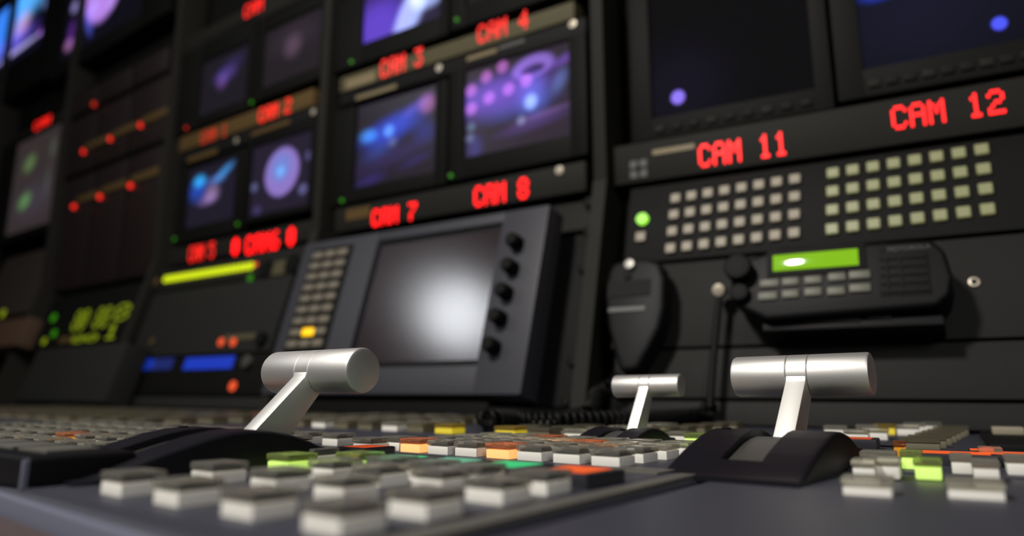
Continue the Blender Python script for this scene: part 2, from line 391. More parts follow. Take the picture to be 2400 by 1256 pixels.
# two-way radio
RP = L1.off(.05)
pts = [(1782, 596), (1835, 578), (2185, 560), (2214, 585), (2234, 645), (2226, 690), (2196, 716), (1795, 749), (1738, 722), (1708, 690), (1714, 645), (1738, 612)]
pl = [RP.hit(*p) for p in pts]; cx = sum(p[0] for p in pl) / len(pl); y0 = min(p[1] for p in pl)
t = pthing('two_way_radio', 'black two-way radio with bright green display on charcoal panel', 'radio', RP, cx, y0)
mb = MB().prism(pl, -.046, 0, .005, seg=3); mb.build('body', M_BLACKS, t)
patch(RP, t, ((1800, 592), (2030, 568), (2030, 636), (1796, 652)), M_RUBBER, 'display_frame', -.001, .0015, .0006)
lx0, lx1, ly0, ly1 = RP.rect((1815, 604), (2012, 581), (2012, 622), (1810, 638))
MB().box(lx0, lx1, ly0, ly1, .001, .0024, .0004).build('display', M_LCD, t, 'bright green lit display')
for (px, py) in ((1804, 665), (1853, 661), (1906, 657), (1962, 650), (2015, 645), (1800, 695), (1853, 690), (1906, 685), (1960, 683), (2016, 676)):
    x, y = RP.hit(px, py); q = .0092 if px in (2015, 2016, 1804, 1800) else .0078
    MB().box(x - q, x + q, y - .0042, y + .0042, -.001, .0025, .0014).build('button', plain('radio_button_grey', (.10, .10, .07), .5) if 'radio_button_grey' not in bpy.data.materials else bpy.data.materials['radio_button_grey'], t)
gx0, gx1, gy0, gy1 = RP.rect((2056, 598), (2178, 590), (2182, 690), (2062, 694))
g = MB().box(gx0, gx1, gy0, gy1, -.002, .0008, .0005).build('speaker_grille', M_RUBBER, t)
mb = MB()
for k in range(5):
    yy = gy0 + (gy1 - gy0) * (k + .5) / 5; mb.box(gx0 + .002, gx1 - .002, yy - .0012, yy + .0012, .0005, .0022)
for q in (.18, .45): xx = gx0 + (gx1 - gx0) * q; mb.box(xx - .0008, xx + .0008, gy0 + .002, gy1 - .002, .0005, .0024)
mb.build('grille_slats', M_RUBBER, g)
fc = bpy.data.curves.new('brand_print', 'FONT'); fc.body = 'MOTOROLA'; fc.size = .0062; fc.extrude = .0002; fc.materials.append(plain('faint_grey_print', (.028, .028, .026), .5))
fo = bpy.data.objects.new('brand_print', fc); COL.objects.link(fo); bpy.context.view_layer.update()
me = bpy.data.meshes.new_from_object(fo.evaluated_get(bpy.context.evaluated_depsgraph_get())); bpy.data.objects.remove(fo)
fo = bpy.data.objects.new('brand_print', me); COL.objects.link(fo); fo.parent = t
bx, by = RP.hit(2080, 590); fo.location = (bx - cx, by - y0, .0004)
bx, by = RP.hit(2068, 589); MB().cyl((bx, by + .002, .0004), .0028, .0008, seg=20).build('round_badge', M_UNIT, t)
kx, ky = RP.hit(1736, 637); MB().cyl((kx, ky, .007), .0135, .016, seg=28, b=.002).build('volume_knob', M_RUBBER, t)
kx, ky = RP.hit(1736, 690); MB().cyl((kx, ky, .003), .0095, .010, seg=28, b=.002).build('microphone_jack', M_RUBBER, t)
x0, x1, y0b, y1b = RP.rect((1770, 752), (2215, 718), (2205, 742), (1790, 772))
mb = MB().box(x0, x1, y0b, y1b, -.0485, -.012, .002); br = mb.build('mounting_bracket', M_BLACKS, t)
patch(RP, t, ((1880, 741), (2012, 731), (2012, 741), (1880, 751)), M_UNIT, 'bracket_label', -.013, -.0105)
patch(RP, t, ((2030, 730), (2086, 726), (2086, 736), (2030, 740)), M_UNIT, 'bracket_label', -.013, -.0105)

# hand microphone
MP = L1.off(.036)
pts = [(1424, 640), (1436, 616), (1470, 606), (1520, 604), (1548, 614), (1558, 650), (1556, 720), (1544, 770), (1516, 822), (1492, 866), (1452, 872), (1440, 830), (1424, 770), (1417, 700)]
pl = [MP.hit(*p) for p in pts]; cx = sum(p[0] for p in pl) / len(pl); y0 = min(p[1] for p in pl)
t = pthing('hand_microphone', 'black hand microphone hung head up beside the rack rail', 'microphone', MP, cx, y0)
MB().prism(pl, -.03, 0, .006, seg=3).build('body', M_BLACKS, t)
patch(MP, t, ((1426, 664), (1526, 650), (1524, 690), (1424, 700)), M_RUBBER, 'speaker_grille', -.002, .001)
patch(MP, t, ((1427, 722), (1512, 718), (1512, 728), (1427, 732)), M_LABELG, 'trim_line', -.002, .0012)
x, y = MP.hit(1478, 622); MB().cyl((x, y, .002), .0062, .006, seg=20, b=.001).build('hanger_button', plain('dull_nickel', (.30, .29, .26), .45, metal=.6), t)
x, y = MP.hit(1470, 645); MB().cyl((x, y, .001), .0052, .003, seg=20).build('clip', M_UNIT, t)
x, y = MP.hit(1462, 888); x2, y2 = MP.hit(1470, 862)
MB().tube([(x2, y2, -.015), ((x + x2) / 2, (y + y2) / 2, -.015), (x, y, -.013)], .006, 12).build('strain_relief', M_RUBBER, t)

# coiled cord
def on(panel, px, py): 
    q = panel.hit(px, py); return panel.O + panel.X * q[0] + panel.Y * q[1]
def catmull(pts, n=40):
    P = [Vector(p) for p in pts]; P = [P[0] * 2 - P[1]] + P + [P[-1] * 2 - P[-2]]; out = []
    for i in range(1, len(P) - 2):
        for k in range(n):
            s_ = k / n; a, b_, c_, d_ = P[i - 1:i + 3]
            out.append(.5 * ((2 * b_) + (c_ - a) * s_ + (2 * a - 5 * b_ + 4 * c_ - d_) * s_ ** 2 + (3 * b_ - a - 3 * c_ + d_) * s_ ** 3))
    out.append(P[-2]); return out
CP = L1.off(.022)
zc = .0105
path = [on(CP, 1462, 880), on(CP, 1430, 905), on(CP, 1398, 925), ground(1392, 965, .016) + Vector((0, -.01, 0)), ground(1330, 978, zc), ground(1230, 975, zc), ground(1150, 972, zc), ground(1140, 980, zc + .002), ground(1220, 984, zc), ground(1330, 985, zc), ground(1450, 984, .0105), ground(1560, 980, .0105), ground(1640, 972, .0105), on(CP, 1664, 955)]
cl = catmull(path, 60)
L_ = 0; hel = []; up = Vector((.1, .2, 1)).normalized(); fine = []
for i in range(len(cl) - 1):
    for k in range(6): fine.append(cl[i].lerp(cl[i + 1], k / 6))
for i in range(1, len(fine) - 1):
    L_ += (fine[i] - fine[i - 1]).length; tt = (fine[i + 1] - fine[i - 1]).normalized()
    a = tt.cross(up).normalized(); bb = tt.cross(a); th = L_ / .0062 * 2 * math.pi
    hel.append(fine[i] + (a * math.cos(th) + bb * math.sin(th)) * .0062)
t = thing('coiled_cord', 'black coiled microphone cord lying along the back of the console', 'cord', Matrix.Translation(path[3]))
o = MB().tube([p - path[3] for p in hel[::2]], .0022, 6).build('coil', M_RUBBER, t)
c2 = catmull([path[-1], on(CP, 1668, 900), on(CP, 1676, 800), on(CP, 1686, 700)], 12)
o = MB().tube([p - path[3] for p in c2], .0036, 8).build('straight_lead', M_RUBBER, t)
q = on(CP, 1687, 681) - path[3]
MB().cyl(q, .0068, .012, 'Y', 20, b=.001).build('plug', M_SCREW, t, 'silver plug')

# ================= bay 2 =================
U2 = B2.up; L2 = B2.lo
g2 = 'camera monitors in the rack above the touch panel'
monitor(U2, 'monitor at the top showing a bright white figure on violet, above CAM 3', ((778, 10), (1050, -95), (1050, 80), (778, 172)), ((848, -80), (1032, -140), (1034, 40), (853, 98)),
        picture('white_figure_picture', [(.2, .2, .6, .55, 0, (.10, .04, .55), 1, .2), (.62, .22, .20, .55, -24, (.42, .52, .95), 1.0, .45), (.82, .40, .3, .28, 0, (.40, .50, .95), .9, .5), (.66, .4, .05, .3, 0, (.4, .2, .1), .5, .1), (.6, .05, .5, .12, 0, (.0, .0, .05), .4, 0)], (.012, .006, .03)), g2, (825, 145))
monitor(U2, 'switched off monitor at the top, above CAM 4', ((1056, -97), (1376, -220), (1376, -38), (1056, 74)), ((1090, -120), (1340, -215), (1340, -75), (1090, 12)),
        picture('unlit_picture', [], (.004, .004, .004)), g2, (1072, 47))
t, r = face(U2, 'tally_display', 'olive strip with red CAM 3 and CAM 4 letters between two rows of monitors', 'display', ((797, 189), (1345, -8), (1345, 36), (797, 223)), M_BRASS)
lettering(U2, 'CAM 3', (893, 142, 184), (990, 112, 152), M_REDM, t); lettering(U2, 'CAM 4', (1120, 60, 102), (1238, 24, 66), M_REDM, t)
patch(U2, t, ((812, 190), (880, 165), (880, 188), (812, 213)), M_GOLD, 'label_plate')
t, r = face(U2, 'screw_strip', 'narrow dark strip with two pale screws under the CAM 3 strip', 'panel', ((797, 226), (1372, 30), (1372, 62), (797, 262)), M_UNIT)
screw(U2, t, 1030, 160, .0062); screw(U2, t, 1343, 57, .0062)
patch(U2, t, ((835, 228), (930, 196), (930, 204), (835, 237)), M_GOLD, 'label_plate'); patch(U2, t, ((1095, 136), (1165, 112), (1165, 121), (1095, 145)), M_GOLD, 'label_plate')
patch(U2, t, ((1170, 110), (1230, 90), (1230, 98), (1170, 118)), M_LABELG, 'label_plate')
monitor(U2, 'left monitor with dim blue stage picture, between CAM 3 and CAM 7', ((778, 268), (1047, 178), (1047, 424), (778, 488)), ((830, 248), (1019, 194), (1019, 400), (830, 442)),
        picture('blue_stage_picture', [(.16, .60, .17, .12, -8, (.05, .32, .95), .75, .15), (.42, .60, .09, .10, 0, (.15, .45, 1.), .65, .3), (.45, .62, .55, .22, 14, (.02, .07, .75), .8, .1), (.75, .80, .28, .10, 25, (.12, .08, .6), .5, .1), (.88, .80, .14, .16, 0, (.5, .16, .45), .55, .2), (.47, .46, .08, .08, 0, (.25, .3, .5), .3, .2), (.3, .4, .35, .14, 15, (.03, .07, .4), .5, 0), (.85, .5, .2, .2, 0, (.01, .02, .25), .6, 0), (.5, .30, .8, .16, 12, (.025, .015, .10), .6, .1), (.2, .07, .3, .1, 10, (.02, .012, .14), .7, .1), (.75, .18, .3, .08, 15, (.02, .012, .12), .6, .1)], (.012, .008, .016)), g2, (803, 470))
cir = [(.37, .93), (.21, .87), (.055, .76), (.24, .62), (.06, .55), (.43, .66), (.60, .70)]
bl = [(x_, y_, .068, .085, 0, (.55, .15, .62), .62, .6) for x_, y_ in cir]
bl += [(.66, .84, .235, .15, 6, (.30, .16, .75), .75, .62), (.66, .80, .15, .075, 6, (-.24, -.13, -.58), 1.0, .5), (.30, .64, .75, .30, 4, (.15, .07, .58), .9, .15), (.64, .46, .085, .12, 0, (.35, .55, 1.), .85, .25),
       (.66, .52, .22, .3, 0, (.08, .14, .7), .6, .1), (.90, .60, .10, .20, -20, (.10, .18, .5), .55, .1), (.55, .28, .055, .07, 0, (.3, .35, .55), .5, .3), (.06, .34, .06, .07, 0, (.15, .25, .4), .5, .3), (.05, .22, .06, .07, 0, (.2, .25, .5), .45, .3),
       (.5, .42, .55, .16, 6, (.05, .06, .35), .6, .1), (.75, .30, .4, .06, 8, (.16, .08, .3), .55, .1), (.65, .22, .5, .10, 8, (.07, .03, .2), .6, .1), (.1, .1, .12, .22, 0, (.05, .05, .3), .5, .1), (.95, .82, .2, .08, 20, (.15, .06, .45), .6, .2)]
monitor(U2, 'right monitor with violet stage picture and pink round lights, between CAM 4 and CAM 8', ((1052, 177), (1374, 68), (1374, 362), (1052, 424)), ((1085, 167), (1333, 90), (1335, 314), (1088, 371)),
        picture('violet_stage_picture', bl, (.024, .016, .028)), g2, (1058, 412))
t, r = face(U2, 'tally_display', 'grey strip with red CAM 7 and CAM 8 letters just above the touch panel', 'display', ((785, 493), (1372, 371), (1372, 445), (785, 548)), M_STRIP)
lettering(U2, 'CAM 7', (873, 492, 531), (976, 474, 515), M_RED, t); lettering(U2, 'CAM 8', (1112, 436, 483), (1238, 418, 466), M_RED, t)
screw(U2, t, 1312, 400, .0062); patch(U2, t, ((812, 492), (868, 482), (868, 508), (812, 518)), M_BROWN, 'label_plate')
t = blank(L2, RK2, ((1220, 492), (1398, 467), (1398, 537), (1220, 556)), M_STRIP)
x, y = L2.hit(1385, 548)
MB().cyl((x, y, .004), .006, .012, seg=16, b=.001).build('thumbscrew', M_RUBBER, t)
x, y = L2.hit(1386, 480); MB().cyl((x, y, .004), .007, .012, seg=16, b=.001).build('thumbscrew', M_RUBBER, t)
t = blank(L2, RK2, ((1130, 572), (1398, 552), (1350, 952), (1130, 955)), M_UNIT)
for p_ in ((1368, 632), (1345, 850), (1330, 945)): 
    x, y = L2.hit(*p_); MB().cyl((x, y, .003), .0055, .008, seg=16, b=.001).build('thumbscrew', M_RUBBER, t)

# touch panel: a thick slab leaning in front of the lower rack face
TP = L2.off(.062)
TPr = TP.rect((682, 592), (1290, 458), (1222, 916), (640, 930))
x0, x1, y0, y1 = TPr
t = pthing('touch_panel_computer', 'large grey control panel with glossy screen and a column of black knobs', 'control panel', TP, (x0 + x1) / 2, y0)
sx0, sx1, sy0, sy1 = TP.rect((872, 568), (1180, 520), (1112, 853), (822, 862))
mb = MB(); d = .007
mb.box(x0, x1, y0, y1, -.035, -d, .002)
mb.box(x0, sx0, y0, y1, -d - .001, 0, .003).box(sx1, x1, y0, y1, -d - .001, 0, .003).box(sx0 - .004, sx1 + .004, y0, sy0, -d - .001, 0, .003).box(sx0 - .004, sx1 + .004, sy1, y1, -d - .001, 0, .003)
mb.build('housing', M_TOUCH, t)
M_GLASS = plain('glossy_unlit_screen', (.022, .014, .016), .17, spec=.8)
fr = .007
MB().box(sx0, sx1, sy0, sy1, -d - .0005, -d + .002).build('screen_frame', M_BLACKS, t)
MB().box(sx0 + fr, sx1 - fr * .2, sy0 + fr, sy1 - fr, -d, -d + .003).build('screen', M_GLASS, t)
for p_ in ((1214, 572), (1203, 630), (1189, 688), (1175, 748), (1160, 815)):
    x, y = TP.hit(*p_)
    MB().lathe([(0, .0095), (.010, .0092), (.0165, .0082), (.018, .0065)], 'Z', 28).build('knob', M_RUBBER, t).location = (x, y, 0)
kx0, kx1, ky0, ky1 = TP.rect((722, 594), (812, 580), (772, 818), (688, 822))
MB().box(kx0 - .004, kx1 + .004, ky0 - .004, ky1 + .004, -.001, .0012, .0005).build('key_field', M_UNIT, t)
for j in range(9):
    for i in range(3):
        cx = kx0 + (kx1 - kx0) * (i + .5) / 3; cy = ky1 - (ky1 - ky0) * (j + .5) / 9
        lit = (i, j) == (1, 7)
        MB().box(cx - (kx1 - kx0) * .135, cx + (kx1 - kx0) * .135, cy - (ky1 - ky0) * .034, cy + (ky1 - ky0) * .034, .001, .005, .001).build('key', M_LEDY if lit else M_KEYD, t, 'yellow lit key' if lit else None)
# stand foot carrying the slab on the console
yb = (.004 - TP.O.z) / TP.Y.z
mb = MB().box(x0 + .05, x1 - .05, yb, y0 + .02, -.024, -.012, .002); mb.build('foot', M_RACK, t)

# ================= bay 3 =================
U3 = B3.up; L3 = B3.lo
g3 = 'camera monitors in the rack with the level meter'
t, r = face(U3, 'tally_display', 'dim strip with one faint red word at the top of the meter rack', 'display', ((436, 76), (752, -58), (752, -8), (436, 112)), M_BROWN if False else M_STRIP)
lettering(U3, 'CAM', (574, 12, 40), (616, -4, 26), M_REDM, t)
monitor(U3, 'upper left dim monitor with a small violet glow, above CAM 1', ((418, 118), (596, 42), (596, 246), (418, 318)), ((470, 148), (581, 98), (576, 235), (464, 270)),
        picture('dim_violet_picture', [(.5, .60, .34, .20, 0, (.07, .04, .22), .7, .1), (.45, .50, .16, .2, 0, (.12, .05, .25), .6, .2), (.6, .72, .4, .22, 20, (.03, .02, .12), .6, .1)], (.009, .007, .012)), g3, (438, 300), ledm=M_REDD)
monitor(U3, 'upper right dim monitor with a faint mauve glow, above CAM 2', ((600, 40), (757, -24), (757, 172), (600, 244)), ((617, 72), (755, 14), (749, 156), (612, 205)),
        picture('dim_mauve_picture', [(.5, .55, .22, .3, 0, (.11, .06, .10), .6, .15), (.5, .7, .7, .4, 0, (.022, .014, .025), .7, 0)], (.012, .009, .012)), g3, (591, 240))
t, r = face(U3, 'tally_display', 'brown strip with faint red CAM 1 and CAM 2 letters', 'display', ((420, 328), (735, 200), (735, 240), (420, 362)), M_BROWN)
lettering(U3, 'CAM 1', (472, 310, 338), (532, 290, 318), M_REDD, t); lettering(U3, 'CAM 2', (608, 256, 288), (682, 228, 262), M_REDM, t)
t, r = face(U3, 'screw_strip', 'narrow dark strip with two pale screws under the faint brown CAM 1 strip', 'panel', ((420, 364), (750, 236), (750, 268), (420, 398)), M_UNIT)
screw(U3, t, 555, 330, .006); screw(U3, t, 735, 263, .006); patch(U3, t, ((440, 372), (510, 346), (510, 356), (440, 384)), M_BROWN, 'label_plate'); patch(U3, t, ((590, 312), (680, 278), (680, 287), (590, 322)), M_BROWN, 'label_plate')
monitor(U3, 'lower left monitor with bright cyan stage lights, above CAM 5', ((414, 403), (572, 338), (572, 532), (414, 580)), ((440, 396), (552, 365), (548, 510), (432, 535)),
        picture('cyan_stage_picture', [(.22, .76, .18, .15, 0, (.02, .42, .85), .85, .2), (.20, .62, .28, .3, 0, (.01, .07, .5), .8, .1), (.72, .80, .30, .10, 32, (.05, .3, .75), .75, .2), (.5, .5, .22, .2, 0, (.40, .25, .5), .55, .15), (.42, .40, .28, .12, 5, (.3, .18, .5), .5, .1), (.55, .70, .3, .12, 0, (.1, .2, .6), .5, .1)], (.010, .008, .018)), g3, (410, 560))
monitor(U3, 'lower right monitor with a round violet mandala picture, above CAM 6', ((576, 336), (757, 260), (757, 478), (576, 530)), ((588, 346), (728, 303), (722, 480), (580, 505)),
        picture('mandala_picture', [(.52, .54, .31, .375, 0, (.30, .20, .62), .85, .80), (.50, .60, .25, .30, 0, (-.12, .06, .12), .8, .3), (.50, .55, .10, .12, 0, (.0, .35, .6), .7, .2), (.06, .42, .07, .09, 0, (.12, .14, .32), .7, .4), (.94, .66, .07, .09, 0, (.10, .09, .25), .6, .4), (.88, .22, .09, .1, 0, (.13, .13, .32), .7, .4), (.14, .08, .1, .1, 0, (.05, .04, .15), .6, .3)], (.014, .010, .024)), g3, (558, 525))
t, r = face(U3, 'tally_display', 'strip with red CAM 5 and bracketed red CAM 6 letters above the level meter', 'display', ((392, 588), (757, 505), (757, 552), (392, 628)), M_STRIP)
lettering(U3, 'CAM 5', (444, 580, 616), (502, 566, 602), M_REDM, t); lettering(U3, '[', (541, 560, 600), (564, 556, 597), M_RED, t)
lettering(U3, 'CAM6', (577, 554, 598), (654, 540, 582), M_RED, t); lettering(U3, ']', (670, 534, 578), (696, 530, 574), M_RED, t)
t, r = face(L3, 'level_meter', 'dark panel with a long lime row of meter lights under CAM 5', 'meter', ((372, 638), (735, 566), (735, 622), (372, 690)), M_BROWN if False else M_STRIP)
a = Vector(L3.hit(391, 655)); b_ = Vector(L3.hit(590, 624))
for k in range(20):
    p = a.lerp(b_, k / 19); MB().cyl((p.x, p.y, .002), .0070, .004, seg=16).build('meter_light', M_METER, t)
dot(L3, t, 601, 620, .004, M_LEDO, 'peak_light'); dot(L3, t, 588, 652, .006, M_LEDG, 'green_light')
for p_ in ((624, 632), (686, 619)):
    x, y = L3.hit(*p_); MB().cyl((x, y, .0015), .018, .003, seg=24).build('socket', M_RUBBER, t)
patch(L3, t, ((640, 615), (672, 609), (672, 640), (640, 646)), M_BRASS, 'label_plate')
screw(L3, t, 367, 660, .009, M_BROWN)
t = blank(L3, RK3, ((345, 696), (680, 636), (640, 822), (318, 838)), M_BLANK)
dot(L3, t, 520, 802, .007, M_LEDO); dot(L3, t, 548, 802, .007, M_LEDO); patch(L3, t, ((528, 786), (600, 780), (598, 794), (526, 798)), M_BRASS, 'label_plate')
screw(L3, t, 357, 800, .007, M_BROWN); x, y = L3.hit(617, 797); MB().cyl((x, y, .004), .012, .008, seg=20).build('knob', M_RUBBER, t)
t, r = face(L3, 'display_unit', 'black unit with two bright blue displays low in the meter rack', 'display', ((318, 841), (640, 825), (622, 922), (298, 928)), M_RACK)
M_BLUEDIM = glow('blue_display_back', (.0, .015, .22), .5)
x0, x1, y0, y1 = L3.rect((316, 842), (406, 840), (404, 866), (314, 868)); s_ = MB().box(x0, x1, y0, y1, 0, .001).build('display_window', M_BLUEDIM, t)
lettering(L3, '8', (318, 843, 866), (362, 842, 865), M_BLUE, t, 'blue_bars', .0016)
x0, x1, y0, y1 = L3.rect((434, 839), (548, 837), (548, 863), (434, 866)); s_ = MB().box(x0, x1, y0, y1, 0, .001).build('display_window', M_BLUEDIM, t)
mb = MB()
for k in range(12):
    for j in range(3):
        cx = x0 + (x1 - x0) * (k + .5) / 12; cy = y0 + (y1 - y0) * (j + .5) / 3; mb.box(cx - .0055, cx + .0055, cy - .004, cy + .004, .001, .0018)
mb.build('blue_bars', M_BLUE, t)
x, y = L3.hit(585, 850); MB().cyl((x, y, .004), .011, .010, seg=24, b=.001).build('knob', M_SLOT, t); dot(L3, t, 547, 905, .008, M_LEDO)
t = blank(L3, RK3, ((298, 931), (622, 926), (616, 962), (290, 950)), M_BLANK)

# ================= bay 4 =================
U4 = B4.up; L4 = B4.lo
monitor(U4, 'big wall monitor with a bright violet disc picture at the top', ((128, -60), (408, -215), (412, 20), (136, 176)), ((152, -60), (338, -165), (342, 28), (150, 134)),
        picture('violet_disc_picture', [(.50, .62, .27, .46, 0, (.50, .25, .85), .95, .75), (.55, .8, .2, .3, 0, (.2, .2, .2), .4, .2), (.82, .52, .10, .14, 0, (.3, .4, .9), .6, .4), (.34, .30, .06, .26, 14, (.08, .09, .6), .7, .3), (.12, .60, .07, .1, 0, (.35, .3, .7), .6, .4), (.10, .17, .08, .10, 0, (.5, .2, .5), .5, .4), (.13, .30, .09, .20, 0, (.1, .02, .25), .7, .3), (.62, .32, .07, .08, 0, (.08, .08, .15), .6, .4), (.40, .42, .08, .1, 0, (.12, .16, .5), .5, .3)], (.002, .002, .006)), 'big wall monitors at top left')
gcf = 'card frames with red lights'
def cardframe(label, corners, bars, leds, mat_led):
    t, r = face(U4, 'card_frame', label, 'card frame', corners, M_RACK, group=gcf)
    x0, x1, y0, y1 = r
    for k in range(3):
        q0 = x0 + (x1 - x0) * (k + .04) / 3; q1 = x0 + (x1 - x0) * (k + .96) / 3
        MB().box(q0, q1, y0 + .006, y1 - .006, -.001, .002, .001).build('card_front', plain('maroon_black_card', (.012, .006, .005), .5) if 'maroon_black_card' not in bpy.data.materials else bpy.data.materials['maroon_black_card'], t)
    for a_, b_ in bars:
        a2 = Vector(U4.hit(*a_)); b2 = Vector(U4.hit(*b_)); MB().box(a2.x, b2.x, (a2.y + b2.y) / 2 - .009, (a2.y + b2.y) / 2 + .009, .001, .006, .002).build('handle', M_BROWN, t, 'brown bar handle')
    for p_ in leds: dot(U4, t, p_[0], p_[1], .0062, mat_led, 'red_led', .007)
    return t
cardframe('topmost card frame of the three, with one dim red light', ((172, 222), (402, 108), (398, 172), (166, 276)), [], [(224, 245)], M_REDD)
cardframe('middle card frame of the three, with brown bars and three red lights', ((166, 280), (400, 176), (392, 330), (152, 420)), [((202, 350), (258, 322)), ((266, 320), (324, 293)), ((336, 288), (400, 258))], [(200, 356), (263, 326), (334, 294)], M_LEDR)
cardframe('lowest card frame of the three, with brown bars and three red lights', ((152, 424), (392, 334), (372, 642), (128, 690)), [((184, 474), (234, 452)), ((242, 450), (300, 428)), ((312, 424), (376, 399))], [(177, 485), (238, 462), (310, 436)], M_LEDR)
t, r = face(L4, 'display_unit', 'black unit with lime green number display at lower left', 'display', ((118, 698), (362, 655), (322, 802), (84, 815)), M_RACK)
lettering(L4, '80 88', (176, 728, 772), (256, 720, 768), M_GLYPH, t, 'number_display'); lettering(L4, '8', (270, 715, 752), (304, 710, 748), M_GLYPH, t, 'number_display')
lettering(L4, '1', (246, 762, 796), (280, 758, 792), M_GLYPH, t, 'number_display'); lettering(L4, '00', (172, 786, 802), (228, 784, 800), M_GLYPH, t, 'number_display')
dot(L4, t, 127, 745, .010, M_LEDG); dot(L4, t, 128, 782, .009, M_LEDG); dot(L4, t, 105, 800, .008, M_GLYPH)
patch(L4, t, ((140, 790), (170, 788), (170, 802), (140, 804)), M_BROWN, 'label_plate')
t, r = face(L4.off(.05), 'blank_box', 'plain dark grey box front below the lime number display', 'panel', ((84, 815), (286, 806), (256, 944), (44, 938)), M_BLANK, depth=.045)

# ================= bay 5 =================
U5 = B5.up; L5 = B5.lo
monitor(U5, 'big wall monitor with a bright blue stage picture in the top left corner', ((-150, 160), (126, -90), (128, 160), (-130, 330)), ((-140, 120), (110, -90), (106, 92), (-130, 262)),
        picture('bright_stage_picture', [(.62, .62, .28, .55, 0, (.04, .25, 1.), .95, .2), (.85, .75, .22, .35, 0, (.10, .45, 1.), .9, .2), (.72, .30, .28, .2, 0, (.16, .10, .75), .8, .1), (.80, .46, .1, .2, 0, (.7, .35, .4), .6, .2), (.78, .155, .30, .05, 3, (.45, .40, .8), .8, .3), (.985, .18, .045, .07, 0, (.25, .05, .5), .7, .4), (.99, .5, .04, .1, 0, (.2, .25, .6), .6, .3)], (.003, .003, .012)), 'big wall monitors at top left')
t, r = face(U5, 'tally_display', 'dark strip with faint red letters above the grey screen', 'display', ((20, 330), (158, 248), (156, 272), (28, 348)), M_STRIP)
lettering(U5, 'CAM', (82, 288, 306), (118, 270, 288), M_REDM, t)
monitor(U5, 'tall grey screen with two green patches at the far left', ((0, 352), (162, 262), (128, 540), (-20, 572)), ((38, 342), (155, 276), (122, 522), (10, 550)),
        picture('grey_green_picture', [(.32, .72, .18, .13, 20, (.10, .22, .05), .6, .2), (.32, .32, .18, .12, 20, (.07, .24, .04), .8, .2), (.78, .78, .08, .16, 0, (.05, .09, .06), .5, .2), (.75, .45, .06, .25, 0, (.05, .08, .06), .4, .2), (.5, .3, .6, .3, 0, (.02, .02, .04), .6, 0)], (.034, .025, .026)), 'monitor with green patches')
t = blank(L5, RK5, ((0, 610), (132, 575), (96, 730), (-40, 745)), plain('dull_brown_panel', (.03, .022, .018), .6))
t = blank(L5.off(.03), RK5, ((-60, 760), (64, 742), (44, 812), (-90, 818)), plain('dull_red_brown_panel', (.075, .040, .022), .6), depth=.07)
dot(L5.off(.03), t, 8, 735, .011, M_GLYPH, 'lime_led')

# ------------------------------------------------------------------ console
FF = flat(770, 1275, -8)          # front-left module frame (x along the key rows, y away from the operator)
def fw(x, y, z=0): return FF.O + FF.X * x + FF.Y * y + Vector((0, 0, z))
edgeL = ground(0, 1140); edgeR = ground(400, 1256); ed = (edgeR - edgeL).normalized(); nE = Vector((-ed.y, ed.x, 0))
s1 = ground(1000, 1270); s2 = ground(1640, 1116); sd = (s2 - s1).normalized()
def lineX(P, d, Q, e):
    den = d.x * e.y - d.y * e.x; k = ((Q.x - P.x) * e.y - (Q.y - P.y) * e.x) / den; return P + d * k
c0 = lineX(edgeL, ed, s1, sd)
kneeS = c0 + sd * .42
left_poly = [edgeL - ed * 2.3, c0, kneeS, Vector((-.03, .86, 0)), Vector((-.37, .86, 0)), Vector((-2.5, 1.2, 0))]
t = thing('console_desk', 'wide blue-grey control console desk under the left keys and left fader', 'console', Matrix.Translation(c0)); DESK = t
MB().prism([tuple((p - c0).xy) for p in left_poly], -.045, 0, .0035, seg=3).build('desk_top', M_DESK, t)
M_EDGE = plain('blue_grey_edge_glint', (.13, .14, .19), .4)  # paler blue-grey that paints in edges catching the light
MB().prism([tuple((p - c0).xy) for p in (edgeL - ed * 2.3 - nE * .0005, edgeL - ed * 2.3 - nE * .0036, c0 - nE * .0036, c0 - nE * .0005)], -.03, -.0008, .0025, seg=4).build('edge_highlight', M_EDGE, t)  # highlight on the rounded front edge, painted as a paler strip
# margin strip along the module edge, its sheen painted in as lighter grey
q = sd.cross(Vector((0, 0, 1)))
# (q points to the right of the strip direction)
mb = MB().prism([tuple((c0 + sd * a_ - q * b_ - c0).xy) for a_, b_ in ((.012, .0012), (.25, .0012), (.25, .0085), (.012, .0105))], -.001, .0008, .0003)
mb.build('edge_sheen_strip', M_DESKG, t)
c1 = c0 + q * .0035
right_poly = [c1 - sd * .25, c1 + sd * .42, Vector((-.026, .86, 0)), Vector((.35, .86, 0)), Vector((.35, .86, 0)) - sd * .9]
t = thing('console_wing', 'blue-grey right part of the console desk under the right-hand fader', 'console', Matrix.Translation(c1))
MB().prism([tuple((p - c1).xy) for p in right_poly], -.05, -.0015, .0025, seg=3).build('desk_top', M_DESK, t)
o = MB().box(-1.5, 1.2, -.35, .02, -.73, -.052, .004).build('base', M_RACK, DESK); o.location = Vector((-.9, .8, 0)) - c0
# armrest below the front edge
pa = [edgeL - ed * 2.2, c0 - ed * .004]
mb = MB().prism([tuple((p - edgeR).xy) for p in (pa[0] - nE * .0044, pa[0] - nE * .20, pa[1] - nE * .20, pa[1] - nE * .0044)], -.05, -.006, .004, seg=4)
t = thing('armrest', 'brown padded armrest along the front edge of the console', 'armrest', Matrix.Translation(edgeR))
mb.build('pad', M_PAD, t)

